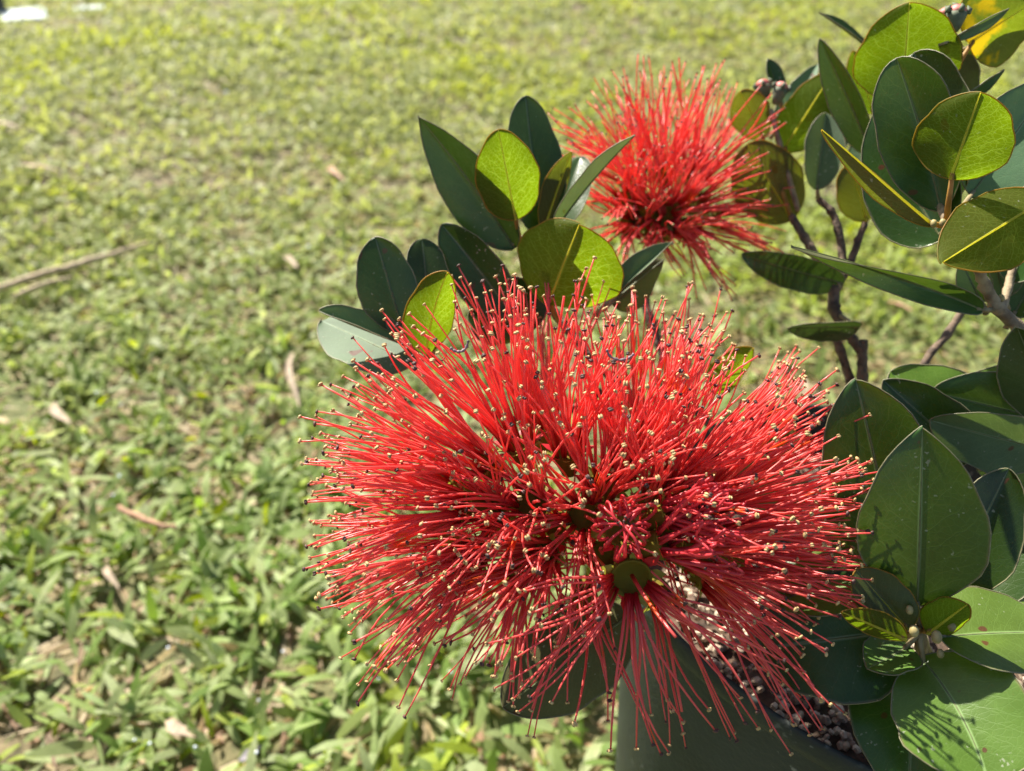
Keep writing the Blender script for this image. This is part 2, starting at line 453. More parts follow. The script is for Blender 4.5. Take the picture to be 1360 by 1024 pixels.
def grass():
    X, Y, S = [], [], []
    for y0, y1, dn, sc in ((-0.15, 0.5, 4600, 0.84), (0.5, 1.1, 4800, 0.76), (1.1, 2.0, 3000, 0.82), (2.0, 3.4, 1600, 1.0), (3.4, 5.5, 800, 1.3)):
        x, y = scatter(y0, y1, dn)
        X.append(x); Y.append(y); S.append(np.full(len(x), sc))
    tx, ty, ts = np.concatenate(X), np.concatenate(Y), np.concatenate(S)
    # tufts keep clear of the pot
    keep = np.hypot(tx - 0.112, ty - 0.165) > 0.075
    tx, ty, ts = tx[keep], ty[keep], ts[keep]
    dry = vnoise(tx, ty, 2.6, 3) * 0.6 + vnoise(tx, ty, 9.0, 4) * 0.4
    dist = np.hypot(tx, ty)
    # a worn dry patch beyond the shrub, to the right
    dry += 0.22 * np.exp(-(((tx - 0.42) / 0.35) ** 2 + ((ty - 0.62) / 0.22) ** 2)) + 0.24 * np.exp(-(((tx - 0.1) / 1.1) ** 2 + ((ty - 2.0) / 0.26) ** 2))
    nb = rng.integers(5, 9, len(tx))
    ti = np.repeat(np.arange(len(tx)), nb)
    n = len(ti)
    az = rng.uniform(0, 2 * np.pi, len(tx))[ti] + rng.normal(0, 1.3, n)
    sc = ts[ti] * rng.uniform(0.75, 1.25, n)
    d_ = dry[ti]
    L = sc * rng.uniform(0.013, 0.034, n)
    W = sc * rng.uniform(0.0042, 0.0084, n)
    pitch = np.radians(np.clip(rng.normal(34, 24, n), 0, 85))
    droop = rng.uniform(0.2, 1.0, n)
    bx = tx[ti] + rng.normal(0, 0.007, n)
    by = ty[ti] + rng.normal(0, 0.007, n)
    bz = lump(bx, by) + rng.uniform(0.0, 0.012, n)
    straw = rng.random(n) < np.clip((d_ - 0.46) * 1.6 + 0.08, 0.04, 0.6)
    thatch = rng.random(n) < 0.30 - 0.18 * np.clip(dist[ti] - 0.6, 0, 1)                      # loose dry clippings lying low
    straw = straw | thatch
    bx = bx + thatch * rng.normal(0, 0.02, n)
    by = by + thatch * rng.normal(0, 0.02, n)
    W = np.where(straw, W * 0.5, W)
    pitch = np.where(straw, pitch * 0.35, pitch)
    bz = np.where(straw, bz * 0.6, bz)
    T_ = np.array([0.0, 0.3, 0.65, 1.0])
    HW = np.array([0.55, 1.0, 0.86, 0.14])
    ca, sa = np.cos(az), np.sin(az)
    roll = rng.normal(0, 0.5, n)
    # profile along the blade
    V = np.zeros((n, 8, 3), np.float32)
    px = np.zeros(n); pz = np.zeros(n); a = pitch.copy()
    prev = 0.0
    for i, (t, hw) in enumerate(zip(T_, HW)):
        dl = (t - prev) * L
        a = pitch - droop * t * 1.1
        px = px + np.cos(a) * dl
        pz = pz + np.sin(a) * dl
        prev = t
        h = 0.5 * W * hw
        cr, sr = np.cos(roll), np.sin(roll)
        cx, cy, cz = bx + ca * px, by + sa * px, bz + np.maximum(pz, -0.004)
        for k, s in ((0, -1), (1, 1)):
            V[:, 2 * i + k, 0] = cx - sa * s * h * cr
            V[:, 2 * i + k, 1] = cy + ca * s * h * cr
            V[:, 2 * i + k, 2] = cz + s * h * sr
    V[:, :, 2] = np.maximum(V[:, :, 2], lump(V[:, :, 0], V[:, :, 1]) + 0.0015)
    quads = np.array([[0, 1, 3, 2], [2, 3, 5, 4], [4, 5, 7, 6]])
    Fq = (np.arange(n)[:, None, None] * 8 + quads[None]).reshape(-1)
    me = bpy.data.meshes.new('grass')
    me.vertices.add(n * 8)
    me.vertices.foreach_set('co', V.reshape(-1))
    me.loops.add(len(Fq))
    me.loops.foreach_set('vertex_index', Fq.astype(np.int32))
    me.polygons.add(n * 3)
    me.polygons.foreach_set('loop_start', np.arange(0, n * 12, 4, dtype=np.int32))
    me.polygons.foreach_set('use_smooth', np.ones(n * 3, bool))
    greens = np.array([[0.245, 0.315, 0.105], [0.30, 0.36, 0.15], [0.16, 0.24, 0.055], [0.34, 0.38, 0.19], [0.25, 0.31, 0.028]])
    straws = np.array([[0.46, 0.35, 0.20], [0.34, 0.26, 0.13], [0.52, 0.41, 0.28], [0.28, 0.16, 0.09]])
    gp = rng.choice(5, n, p=[0.3, 0.25, 0.22, 0.13, 0.10])
    far = np.clip((dist[ti] - 0.5) / 0.8, 0, 1)
    C = greens[gp]
    C = C * (1 - 0.75 * far[:, None]) + np.array([0.265, 0.330, 0.092]) * 0.75 * far[:, None]
    sp = straws[rng.integers(0, 4, n)]
    C = np.where(straw[:, None], sp, C)
    # tufts of one plant share a tint
    C = C * (rng.uniform(0.75, 1.25, len(tx))[ti])[:, None] * rng.uniform(0.85, 1.15, n)[:, None]
    C = C * (1 - 0.6 * far[:, None]) + C.mean(0) * 0.6 * far[:, None]
    yt = (vnoise(tx, ty, 5.0, 9) > 0.62)[ti] & ~straw
    C[yt] = C[yt] * np.array([1.02, 1.04, 0.7])
    at = me.attributes.new('blade_colour', 'FLOAT_COLOR', 'POINT')
    rgba = np.ones((n, 8, 4), np.float32)
    rgba[:, :, :3] = C[:, None, :]
    at.data.foreach_set('color', rgba.reshape(-1))
    me.materials.append(M['grass'])
    me.update()
    me.validate()
    o = bpy.data.objects.new('grass', me)
    COL.objects.link(o)
    tag(o, 'short broad bladed lawn grass with dry straw between', 'grass', None, 'stuff')


grass()

# ------------------------------------------------------------------ the pot
POT_C = Vector((0.112, 0.165, 0.0))
RIM_Z = 0.242


def ring(scale, z, n=72, R=0.0735, ex=2.45, rot=45):
    out = []
    for k in range(n):
        a = 2 * math.pi * k / n
        c, s = math.cos(a), math.sin(a)
        r = R * scale / ((abs(c) ** ex + abs(s) ** ex) ** (1 / ex))
        a2 = a + rad(rot)
        out.append(POT_C + Vector((r * math.cos(a2), r * math.sin(a2), z)))
    return out


def loft(mb, rings, mi=0, cap_last=False, cap_first=False):
    n = len(rings[0])
    b0 = len(mb.v)
    for r in rings:
        mb.v.extend(r)
    for i in range(len(rings) - 1):
        for k in range(n):
            k2 = (k + 1) % n
            mb.face((b0 + i * n + k, b0 + i * n + k2, b0 + (i + 1) * n + k2, b0 + (i + 1) * n + k), mi)
    if cap_last:
        mb.face([b0 + (len(rings) - 1) * n + k for k in range(n)], mi)
    if cap_first:
        mb.face([b0 + k for k in range(n)][::-1], mi)


pot = empty('plant_pot', POT_C)
tag(pot, 'dark grey green plastic plant pot standing on the lawn under the shrub', 'pot')
mb = MB()
loft(mb, [ring(0.80, 0.002), ring(0.82, 0.006)] + [ring(0.82 + 0.152 * t, 0.006 + 0.229 * t) for t in np.linspace(0.1, 1, 12)], cap_first=True)
mb.build('wall', [M['pot']], pot, POT_C)
mb = MB()
loft(mb, [ring(0.9705, 0.2340), ring(0.9765, 0.2348), ring(0.980, 0.2375), ring(0.980, 0.2405), ring(0.976, 0.242), ring(0.966, 0.2428), ring(0.955, 0.2415), ring(0.95, 0.237), ring(0.935, 0.212)])
mb.build('rim', [M['pot']], pot, POT_C)

# potting mix with pale pebbles
mb = MB()
rg_ = [ring(s, 0.2245 + 0.004 * (1 - s) + 0.001 * math.sin(9 * s), 72) for s in (0.93, 0.7, 0.45, 0.2, 0.02)]
for r in rg_:
    for p in r:
        p.z += random.uniform(-0.0007, 0.0007)
loft(mb, rg_, 0, cap_last=True)
for i in range(1900):
    a, q = random.uniform(0, 2 * math.pi), math.sqrt(random.random()) * 0.063
    c = POT_C + Vector((math.cos(a) * q, math.sin(a) * q, 0.2265 + random.uniform(0, 0.003)))
    s = random.uniform(0.0007, 0.0018)
    M3 = Matrix.Rotation(random.uniform(0, 6), 3, Vector((random.random(), random.random(), random.random() + .1)).normalized())
    mb.ball(c, M3 @ Vector((s * 1.2, 0, 0)), M3 @ Vector((0, s, 0)), M3 @ Vector((0, 0, s * 0.7)), 1, 3, 5)
mix_ = mb.build('potting_gravel', [M['soil'], M['pebble']], None, POT_C + Vector((0, 0, 0.225)), smooth=False)
tag(mix_, 'pale pebbly potting mix filling the plant pot', 'gravel', None, 'stuff')

# ------------------------------------------------------------------ the shrub
shrub = empty('flowering_shrub', POT_C + Vector((0, 0, 0.225)))
tag(shrub, 'potted shrub with leathery oval leaves and red brush flowers', 'shrub')


def stem(pts, r0, r1, mat='bark', name='branch', nodes=True, n=9):
    """pts are (x, y, depth) or Vectors; radii in metres"""
    vs = [p if isinstance(p, Vector) else P(*p) for p in pts]
    path = smooth_path(vs, 6)
    m = len(path)
    rr = []
    for i in range(m):
        r = r0 + (r1 - r0) * i / (m - 1)
        if nodes and i % 6 in (0,) and 0 < i < m - 1:
            r *= 1.22
        rr.append(r * random.uniform(0.94, 1.06))
    path = [p + Vector((random.gauss(0, 1), random.gauss(0, 1), random.gauss(0, 1))) * r0 * 0.07 for p in path]
    mb = MB()
    mb.tube(path, rr, n, 0)
    return mb.build(name, [M[mat]], shrub, vs[0])


S0 = POT_C + Vector((0.0, 0.01, 0.222))
S1 = POT_C + Vector((-0.012, 0.012, 0.222))
S2 = POT_C + Vector((0.018, 0.0, 0.222))
# centre stems seen against the lawn
stem([S0, (1185, 620, 0.247), (1150, 540, 0.246), (1145, 500, 0.246), (1145, 468, 0.247)], 0.0019, 0.0016)
stem([(1147, 452, 0.2472), (1145, 468, 0.247), (1133, 452, 0.2475), (1120, 432, 0.248), (1108, 408, 0.249), (1108, 380, 0.25)], 0.0013, 0.0020)
stem([S1, (1160, 600, 0.25), (1131, 510, 0.25), (1116, 465, 0.249), (1106, 436, 0.249)], 0.0016, 0.0013)
stem([(1108, 390, 0.25), (1092, 355, 0.252), (1068, 315, 0.254), (1051, 288, 0.255)], 0.0018, 0.0012)
stem([(1112, 385, 0.25), (1119, 348, 0.251), (1113, 304, 0.252), (1103, 280, 0.253), (1086, 264, 0.254)], 0.0014, 0.0011)
stem([(1112, 380, 0.25), (1128, 351, 0.249), (1140, 318, 0.248), (1150, 292, 0.247)], 0.0014, 0.0010)
# right hand leading branch
stem([S2, (1395, 720, 0.215), (1400, 600, 0.207), (1380, 480, 0.2), (1355, 437, 0.199), (1325, 409, 0.197), (1310, 380, 0.195), (1297, 352, 0.192)], 0.0022, 0.0013, 'twigbark')
stem([(1330, 413, 0.197), (1338, 385, 0.2), (1343, 360, 0.202), (1350, 330, 0.204)], 0.0011, 0.0008, 'twigbark')
stem([S0, (1190, 590, 0.252), (1225, 489, 0.256), (1258, 444, 0.257), (1290, 398, 0.258), (1320, 370, 0.258)], 0.0014, 0.0012)
stem([(1297, 352, 0.192), (1275, 325, 0.188), (1257, 298, 0.186)], 0.0013, 0.0012, 'twigbark')
# lower right rosette
stem([S2, (1235, 900, 0.188), (1224, 862, 0.176), (1223, 832, 0.171)], 0.0017, 0.0012, 'twigbark')
# hidden runs to the flower heads and the left rosettes
stem([S1, (1060, 720, 0.225), (950, 640, 0.22), (830, 520, 0.218), (740, 420, 0.222), (692, 330, 0.224)], 0.0017, 0.0012)
stem([(800, 520, 0.221), (720, 560, 0.222), (640, 540, 0.216), (575, 474, 0.207)], 0.0012, 0.001)
stem([S1, (1080, 760, 0.222), (1000, 760, 0.212), (900, 735, 0.205), (820, 700, 0.198)], 0.0018, 0.0016)
stem([S1, (1085, 690, 0.247), (1000, 620, 0.252), (905, 520, 0.262), (864, 425, 0.268), (858, 374, 0.271), (880, 300, 0.275)], 0.0018, 0.0015)


def leaf(b, t, w, mat, roll=0, bend=0.0, fold=0.1, cup=0.0, twist=0, m=0.5, s=1.1, under=False, label=None,
         node=None, sbend=0.0, wav=0.026, pet=True):
    """b, t: (x, y, depth) of base and tip; w: full width in photo pixels at the mean depth"""
    B, T = P(*b), P(*t)
    L = (T - B).length
    W = w / FPX * (b[2] + t[2]) / 2
    tan = (T - B).normalized()
    view = (CAM - (B + T) / 2).normalized()
    N = (view - tan * view.dot(tan)).normalized()
    N = Matrix.Rotation(rad(roll), 3, tan) @ N
    if under:
        N = -N
    S = tan.cross(N)
    C = (B + T) / 2 + N * bend * L * 2 + S * sbend * L * 2
    nu, nv = 20, 10
    mb = MB()
    ph = random.uniform(0, 6.28)
    asym = random.uniform(0.95, 1.05)
    tipc = random.uniform(-0.07, 0.05)
    fold = fold * 1.35 + 0.03
    cup += random.uniform(-0.08, 0.1)
    grid = []
    a, bb = s * m * 1.05, s * (1 - m) * 1.45
    m = a / (a + bb)
    for i in range(nu + 1):
        u = i / nu
        uu = 0.5 - 0.5 * math.cos(math.pi * u)          # finer at both ends
        p = B * (1 - uu) ** 2 + C * 2 * uu * (1 - uu) + T * uu * uu
        tg = ((C - B) * (1 - uu) + (T - C) * uu).normalized()
        n_ = (N - tg * N.dot(tg)).normalized()
        n_ = Matrix.Rotation(rad(twist) * (uu - 0.5), 3, tg) @ n_
        sd = tg.cross(n_)
        if i == 0 or i == nu:
            hw = 0.0006 if i == 0 else 0.0
        else:
            hw = 0.5 * W * (uu / m) ** a * ((1 - uu) / (1 - m)) ** bb
            hw = max(hw, 0.0)
        hw *= 1 + 0.03 * math.sin(uu * 11 + ph) + 0.02 * math.sin(uu * 23 + ph * 2)
        p = p + N * (tipc * L * uu ** 3)
        row = []
        for j in range(nv + 1):
            v = j / nv * 2 - 1
            k = abs(v)
            hwj = hw * (asym if v < 0 else 2 - asym)
            off = fold * hw * k + cup * hw * v * v + wav * W * math.sin(uu * 9 + ph + v * 1.7) * k * k
            f2 = math.sqrt(max(0.15, 1 - min(0.85, fold * fold)))
            row.append(p + sd * (v * hwj * f2) + n_ * off)
        grid.append(row)
    b0 = len(mb.v)
    for row in grid:
        mb.v.extend(row)
    for i in range(nu):
        for j in range(nv):
            k = nv + 1
            u0, u1 = 0.5 - 0.5 * math.cos(math.pi * i / nu), 0.5 - 0.5 * math.cos(math.pi * (i + 1) / nu)
            v0, v1 = j / nv, (j + 1) / nv
            q = (b0 + i * k + j, b0 + i * k + j + 1, b0 + (i + 1) * k + j + 1, b0 + (i + 1) * k + j)
            uvq = [(u0, v0), (u0, v1), (u1, v1), (u1, v0)]
            mb.face(q[::-1], 0, uvq[::-1])
    # orient: front = upper side
    i, j = nu // 2, nv // 2
    e1 = grid[i + 1][j] - grid[i][j]
    e2 = grid[i][j + 1] - grid[i][j]
    nrm = e1.cross(e2)
    if nrm.dot(N) < 0:
        mb.f = [f[::-1] for f in mb.f]
        mb.uv = [u_[::-1] for u_ in mb.uv]
    young = mat in ('young', 'yellow', 'olive')
    # thickened margin and raised midrib
    edge = [grid[i][0] for i in range(0, nu + 1)]
    edge2 = [grid[i][nv] for i in range(0, nu + 1)]
    rr = 0.00016
    mb.tube(edge, [rr] * len(edge), 4, 1, cap=False)
    mb.tube(edge2, [rr] * len(edge2), 4, 1, cap=False)
    mid = [grid[i][nv // 2] - N * 0.00012 for i in range(0, nu)]
    mb.tube(mid, [0.00042 * (1 - 0.8 * i / nu) for i in range(nu)], 5, 2, cap=False)
    o = mb.build('leaf', [M[mat], M['rim_red' if young else 'rim_pale'], M['vein_yellow' if young else 'vein_pale']], shrub, B)
    if label:
        o['label'] = label
    if pet:
        if node is not None:
            E = P(*node)
        else:
            E = B - tan * 0.0035 - N * 0.0008
        tb = MB()
        tb.tube([E, (E + B) / 2 + N * 0.0003, B + tan * 0.0015], [0.00085, 0.0007, 0.0005], 7, 0)
        tb.build('petiole', [M['petiole_young' if young else 'petiole']], o, B)
    return o


# --- left rosette behind the big flower head
nA = (690, 318, 0.224)
leaf((684, 330, 0.222), (557, 153, 0.208), 92, 'dark', roll=-22, fold=0.32, bend=-0.04, m=0.48, s=1.25, node=nA)
leaf((685, 292, 0.213), (662, 173, 0.201), 86, 'young', roll=0, under=True, fold=0.08, cup=0.15, m=0.5, s=0.85, node=nA, label='bright backlit yellow green leaf')
leaf((722, 318, 0.228), (697, 130, 0.226), 82, 'dark', roll=8, fold=0.22, bend=-0.03, m=0.55, s=0.95, node=nA)
leaf((722, 306, 0.226), (756, 201, 0.222), 40, 'olive', roll=35, under=True, fold=0.3, m=0.55, s=1.0, node=nA)
leaf((738, 312, 0.23), (770, 205, 0.236), 62, 'dark', roll=-20, fold=0.2, m=0.6, s=0.9, node=nA)
leaf((738, 304, 0.221), (844, 180, 0.206), 42, 'pale', roll=68, fold=0.35, bend=0.03, m=0.5, s=1.1, under=True, node=nA)
leaf((728, 405, 0.210), (768, 299, 0.198), 156, 'young', roll=-8, under=True, fold=0.15, cup=0.1, m=0.52, s=0.85, node=(742, 425, 0.22), label='broad backlit leaf crossed by leaf shadows')
leaf((815, 395, 0.222), (895, 324, 0.222), 46, 'pale', roll=-42, fold=0.5, bend=0.04, m=0.45, s=1.1, node=(790, 420, 0.222))
leaf((812, 402, 0.224), (880, 345, 0.226), 62, 'dark', roll=10, fold=0.1, m=0.4, s=1.1, under=True)
leaf((535, 440, 0.207), (498, 315, 0.203), 80, 'dark', roll=-8, fold=0.16, cup=0.1, m=0.55, s=0.9, node=(572, 472, 0.207))
leaf((572, 450, 0.212), (562, 315, 0.214), 66, 'dark', roll=12, fold=0.2, m=0.6, s=0.9, node=(575, 472, 0.208))
leaf((685, 425, 0.214), (588, 298, 0.216), 80, 'dark', roll=-18, fold=0.25, bend=-0.03, m=0.55, s=1.0, node=(690, 470, 0.215))
leaf((566, 470, 0.2), (594, 361, 0.193), 68, 'young', roll=14, under=True, fold=0.1, cup=0.2, sbend=0.04, m=0.52, s=0.9, node=(574, 474, 0.207))
leaf((540, 458, 0.206), (423, 416, 0.203), 52, 'pale', roll=48, fold=0.45, m=0.5, s=0.95, node=(572, 472, 0.207))
leaf((548, 482, 0.203), (428, 428, 0.218), 105, 'pale', roll=35, fold=0.03, cup=-0.06, bend=0.01, m=0.5, s=0.85, node=(574, 474, 0.207), label='pale leaf shining white with glare')
leaf((690, 450, 0.222), (652, 372, 0.222), 110, 'dark', roll=0, fold=0.1, m=0.5, s=0.9)
leaf((945, 520, 0.215), (1000, 462, 0.214), 50, 'young', roll=30, under=True, fold=0.15, m=0.5, s=1.0)
leaf((1075, 690, 0.215), (985, 605, 0.212), 74, 'pale', roll=-10, under=True, fold=0.1, m=0.5, s=1.0)
leaf((1020, 560, 0.216), (1058, 618, 0.211), 44, 'olive', roll=10, under=True, fold=0.1, m=0.5, s=1.0)
# hanging leaf under the big flower head
leaf((838, 815, 0.196), (668, 941, 0.19), 128, 'dark', roll=-10, under=True, fold=0.08, cup=0.1, m=0.55, s=1.0, node=(880, 760, 0.2), label='olive brown speckled leaf hanging below the flower head')

# --- upper right, rear group
leaf((1052, 292, 0.260), (992, 192, 0.253), 92, 'olive', roll=5, under=True, fold=0.12, cup=0.12, m=0.55, s=0.85, node=(1053, 296, 0.255), label='brownish shaded leaf beside the rear flower head')
leaf((1014, 182, 0.262), (982, 121, 0.257), 52, 'olive', roll=10, under=True, fold=0.12, m=0.55, s=0.85, node=(1050, 285, 0.256))
leaf((1040, 200, 0.262), (1108, 92, 0.252), 66, 'young', roll=-6, under=True, fold=0.12, m=0.5, s=0.95, node=(1060, 280, 0.256))
leaf((1030, 172, 0.268), (1086, 88, 0.27), 34, 'pale', roll=-20, fold=0.2, m=0.5, s=1.0)
leaf((1084, 252, 0.25), (1097, 150, 0.25), 56, 'pale', roll=18, fold=0.28, m=0.55, s=0.95, node=(1087, 264, 0.254))
leaf((1158, 206, 0.236), (1086, 53, 0.228), 52, 'mature', roll=-28, fold=0.35, bend=-0.03, m=0.5, s=1.1, node=(1165, 240, 0.236))
leaf((1160, 150, 0.25), (1132, 68, 0.247), 38, 'young', roll=10, under=True, fold=0.15, m=0.5, s=1.0)
leaf((1150, 60, 0.258), (1089, 15, 0.256), 20, 'mature', roll=70, fold=0.3, m=0.5, s=1.2)
leaf((1151, 293, 0.243), (1130, 217, 0.238), 58, 'olive', roll=8, under=True, fold=0.12, m=0.55, s=0.85, node=(1150, 292, 0.247))
leaf((1146, 262, 0.256), (1139, 180, 0.257), 36, 'pale', roll=-10, fold=0.15, m=0.5, s=0.9)
leaf((1112, 200, 0.262), (1100, 120, 0.262), 60, 'dark', roll=0, fold=0.15, m=0.5, s=0.95)
# --- upper right, front rosette
nB = (1257, 298, 0.186)
leaf((1198, 132, 0.215), (1208, 3, 0.204), 130, 'young', roll=0, under=True, fold=0.06, cup=0.08, m=0.48, s=0.85, node=(1215, 200, 0.21), label='large round backlit leaf at the top of the rosette')
leaf((1250, 280, 0.19), (1193, 78, 0.188), 104, 'mature', roll=-12, fold=0.2, cup=0.2, bend=-0.05, m=0.6, s=0.85, node=nB)
leaf((1262, 270, 0.196), (1214, 70, 0.198), 112, 'dark', roll=-14, fold=0.2, cup=0.2, bend=-0.05, m=0.6, s=0.8, node=nB)
leaf((1262, 238, 0.180), (1303, 122, 0.170), 122, 'young', roll=-4, under=True, fold=0.1, cup=0.1, m=0.5, s=0.85, node=nB, label='sunlit round yellow green leaf with net veins')
leaf((1252, 318, 0.192), (1172, 122, 0.198), 112, 'dark', roll=-10, fold=0.15, bend=-0.03, sbend=-0.06, m=0.4, s=0.9, node=nB)
leaf((1240, 300, 0.184), (1098, 169, 0.177), 40, 'olive', roll=40, under=True, fold=0.5, bend=0.02, m=0.5, s=1.1, node=nB)
leaf((1289, 260, 0.192), (1400, 105, 0.194), 108, 'pale', roll=10, fold=0.12, m=0.5, s=0.95, node=(1262, 296, 0.187))
leaf((1392, 262, 0.176), (1254, 346, 0.170), 112, 'young', roll=10, under=True, fold=0.1, cup=0.1, m=0.5, s=0.95, node=(1400, 250, 0.177), label='large front leaf half in shade at the right')
leaf((1304, 412, 0.194), (1052, 336, 0.186), 44, 'mature', roll=-38, fold=0.4, bend=-0.05, twist=-95, m=0.38, s=0.9, node=(1320, 410, 0.197), label='long twisted leaf drooping to the left')
leaf((1120, 376, 0.248), (986, 342, 0.246), 52, 'dark', roll=-25, fold=0.15, cup=-0.1, m=0.5, s=0.9, node=(1108, 385, 0.25))
leaf((1142, 434, 0.24), (1046, 435, 0.24), 52, 'dark', roll=-58, fold=0.15, m=0.45, s=0.95, node=(1110, 415, 0.249))
leaf((1286, 58, 0.212), (1385, -5, 0.206), 104, 'yellow', roll=12, under=True, fold=0.1, m=0.4, s=0.9, node=(1262, 110, 0.215), label='yellow mottled ageing leaf at the top corner')
leaf((1280, 66, 0.216), (1420, -8, 0.214), 46, 'mature', roll=45, fold=0.25, m=0.5, s=1.0)
leaf((1265, 52, 0.206), (1341, 12, 0.203), 20, 'pale', roll=40, fold=0.4, m=0.5, s=1.1)
leaf((1284, 126, 0.205), (1333, 92, 0.203), 22, 'mature', roll=50, fold=0.4, m=0.5, s=1.1, node=(1262, 150, 0.205))
leaf((1304, 402, 0.205), (1275, 345, 0.203), 44, 'mature', roll=20, fold=0.15, m=0.5, s=0.95)
leaf((1334, 395, 0.207), (1318, 335, 0.206), 52, 'pale', roll=0, fold=0.15, m=0.5, s=0.95)
leaf((1344, 375, 0.202), (1372, 300, 0.2), 50, 'mature', roll=0, fold=0.15, m=0.5, s=0.95)
leaf((1345, 420, 0.208), (1385, 350, 0.206), 56, 'mature', roll=0, fold=0.15, m=0.5, s=0.95)
leaf((1400, 560, 0.19), (1352, 432, 0.186), 90, 'dark', roll=-20, fold=0.2, m=0.5, s=1.0)
leaf((1268, 150, 0.23), (1262, 55, 0.226), 66, 'dark', roll=0, under=True, fold=0.1, m=0.5, s=0.9)

# --- lower right rosette
nC = (1223, 836, 0.171)
leaf((1218, 806, 0.171), (1226, 571, 0.157), 158, 'mature', roll=4, fold=0.13, cup=0.05, m=0.55, s=1.35, node=nC, label='broad upright dark leaf with pale midrib')
leaf((1195, 760, 0.190), (1138, 506, 0.180), 168, 'mature', roll=6, fold=0.12, m=0.45, s=0.85, node=(1215, 800, 0.18))
leaf((1290, 610, 0.196), (1172, 505, 0.2), 90, 'dark', roll=10, fold=0.15, m=0.45, s=0.9)
leaf((1282, 575, 0.204), (1182, 494, 0.212), 120, 'green', roll=35, fold=0.08, m=0.5, s=0.9)
leaf((1400, 560, 0.196), (1238, 520, 0.204), 92, 'mature', roll=-6, fold=0.12, cup=-0.1, m=0.5, s=0.85)
leaf((1420, 560, 0.205), (1280, 505, 0.215), 120, 'green', roll=35, fold=0.1, m=0.5, s=0.9)
leaf((1400, 600, 0.186), (1236, 560, 0.19), 94, 'pale', roll=-30, fold=0.12, m=0.5, s=0.9, label='blue grey sheen leaf in shade at the right edge')
leaf((1400, 640, 0.192), (1290, 588, 0.196), 84, 'green', roll=-20, fold=0.12, m=0.5, s=0.95)
leaf((1260, 790, 0.182), (1338, 622, 0.178), 100, 'dark', roll=10, fold=0.15, m=0.5, s=0.9, node=nC)
leaf((1255, 800, 0.188), (1400, 668, 0.186), 120, 'dark', roll=-5, fold=0.15, m=0.5, s=0.9, node=nC)
leaf((1250, 826, 0.178), (1400, 735, 0.196), 120, 'green', roll=-38, fold=0.1, m=0.5, s=0.9, node=nC)
leaf((1247, 846, 0.168), (1410, 842, 0.168), 140, 'green', roll=-38, fold=0.14, cup=-0.12, bend=0.03, m=0.5, s=0.85, node=nC, label='sunlit lower leaf pointing right with yellow patches')
leaf((1222, 872, 0.172), (1312, 1034, 0.152), 172, 'green', roll=-10, fold=0.12, bend=0.04, sbend=-0.05, m=0.66, s=0.9, node=nC, label='sunlit front leaf curving down to the bottom edge')
leaf((1208, 858, 0.172), (1152, 888, 0.170), 76, 'green', roll=34, fold=0.1, m=0.45, s=0.9, node=nC)
leaf((1215, 880, 0.184), (1205, 1060, 0.164), 150, 'mature', roll=6, fold=0.1, m=0.5, s=0.9, node=nC)
leaf((1236, 876, 0.180), (1362, 985, 0.172), 110, 'mature', roll=-6, fold=0.1, m=0.5, s=0.9, node=nC)
leaf((1200, 838, 0.177), (1003, 862, 0.186), 168, 'dark', roll=4, fold=0.12, cup=-0.08, bend=0.02, m=0.5, s=0.85, node=nC, label='large shaded leaf reaching over the pot rim')
leaf((1206, 836, 0.168), (1138, 758, 0.170), 70, 'olive', roll=0, fold=0.2, m=0.55, s=0.85, node=nC)
leaf((1204, 850, 0.165), (1118, 812, 0.163), 44, 'young', roll=-30, under=True, fold=0.3, m=0.5, s=1.0, node=nC)
leaf((1030, 800, 0.184), (1156, 752, 0.182), 110, 'green', roll=-36, fold=0.1, m=0.6, s=0.85, label='sunlit leaf striped by stamen shadows')
leaf((1232, 842, 0.168), (1285, 802, 0.161), 60, 'young', roll=24, under=True, fold=0.35, m=0.45, s=0.9, node=nC, label='small folded young leaf at the rosette centre')

# growth buds at the nodes
def nub(x, y, d, r, mat='cream'):
    mb = MB()
    c = P(x, y, d)
    r *= 0.8
    mb.ball(c, R_ * r, F_ * r, U_ * r * 1.3, 0, 6, 8)
    mb.build('growth_bud', [M[mat]], shrub, c)


for x, y, d, r in ((1214, 838, 0.164, 0.0013), (1244, 846, 0.163, 0.0014), (1264, 832, 0.166, 0.0011), (1249, 868, 0.167, 0.001), (1240, 297, 0.183, 0.0010),
                   (1252, 296, 0.182, 0.0010), (1268, 290, 0.183, 0.0011), (1330, 396, 0.196, 0.001), (1298, 352, 0.19, 0.001), (1208, 810, 0.166, 0.0010)):
    nub(x, y, d, r)


def flower_bud(x, y, d, dx, dy, L=0.0075):
    b = P(x, y, d)
    ax = cdir(dx, dy, 0.2)
    s1 = ax.orthogonal().normalized()
    s2 = ax.cross(s1)
    mb = MB()
    prof = [(0, 0.0012), (0.2, 0.0018), (0.45, 0.0024), (0.62, 0.0027)]
    mb.tube([b + ax * L * q for q, _ in prof], [r for _, r in prof], 9, 0)
    mb.ball(b + ax * L * 0.66, s1 * 0.0024, s2 * 0.0024, ax * L * 0.26, 1, 6, 9)
    for k in range(5):
        a = 2 * math.pi * k / 5
        e = s1 * math.cos(a) + s2 * math.sin(a)
        p0 = b + ax * L * 0.6 + e * 0.0026
        mb.tube([p0, p0 + ax * 0.001 + e * 0.0003, p0 + ax * 0.002 - e * 0.0004], [0.0008, 0.0007, 0.0001], 5, 0)
    mb.build('flower_bud', [M['budgreen'], M['bud']], shrub, b)


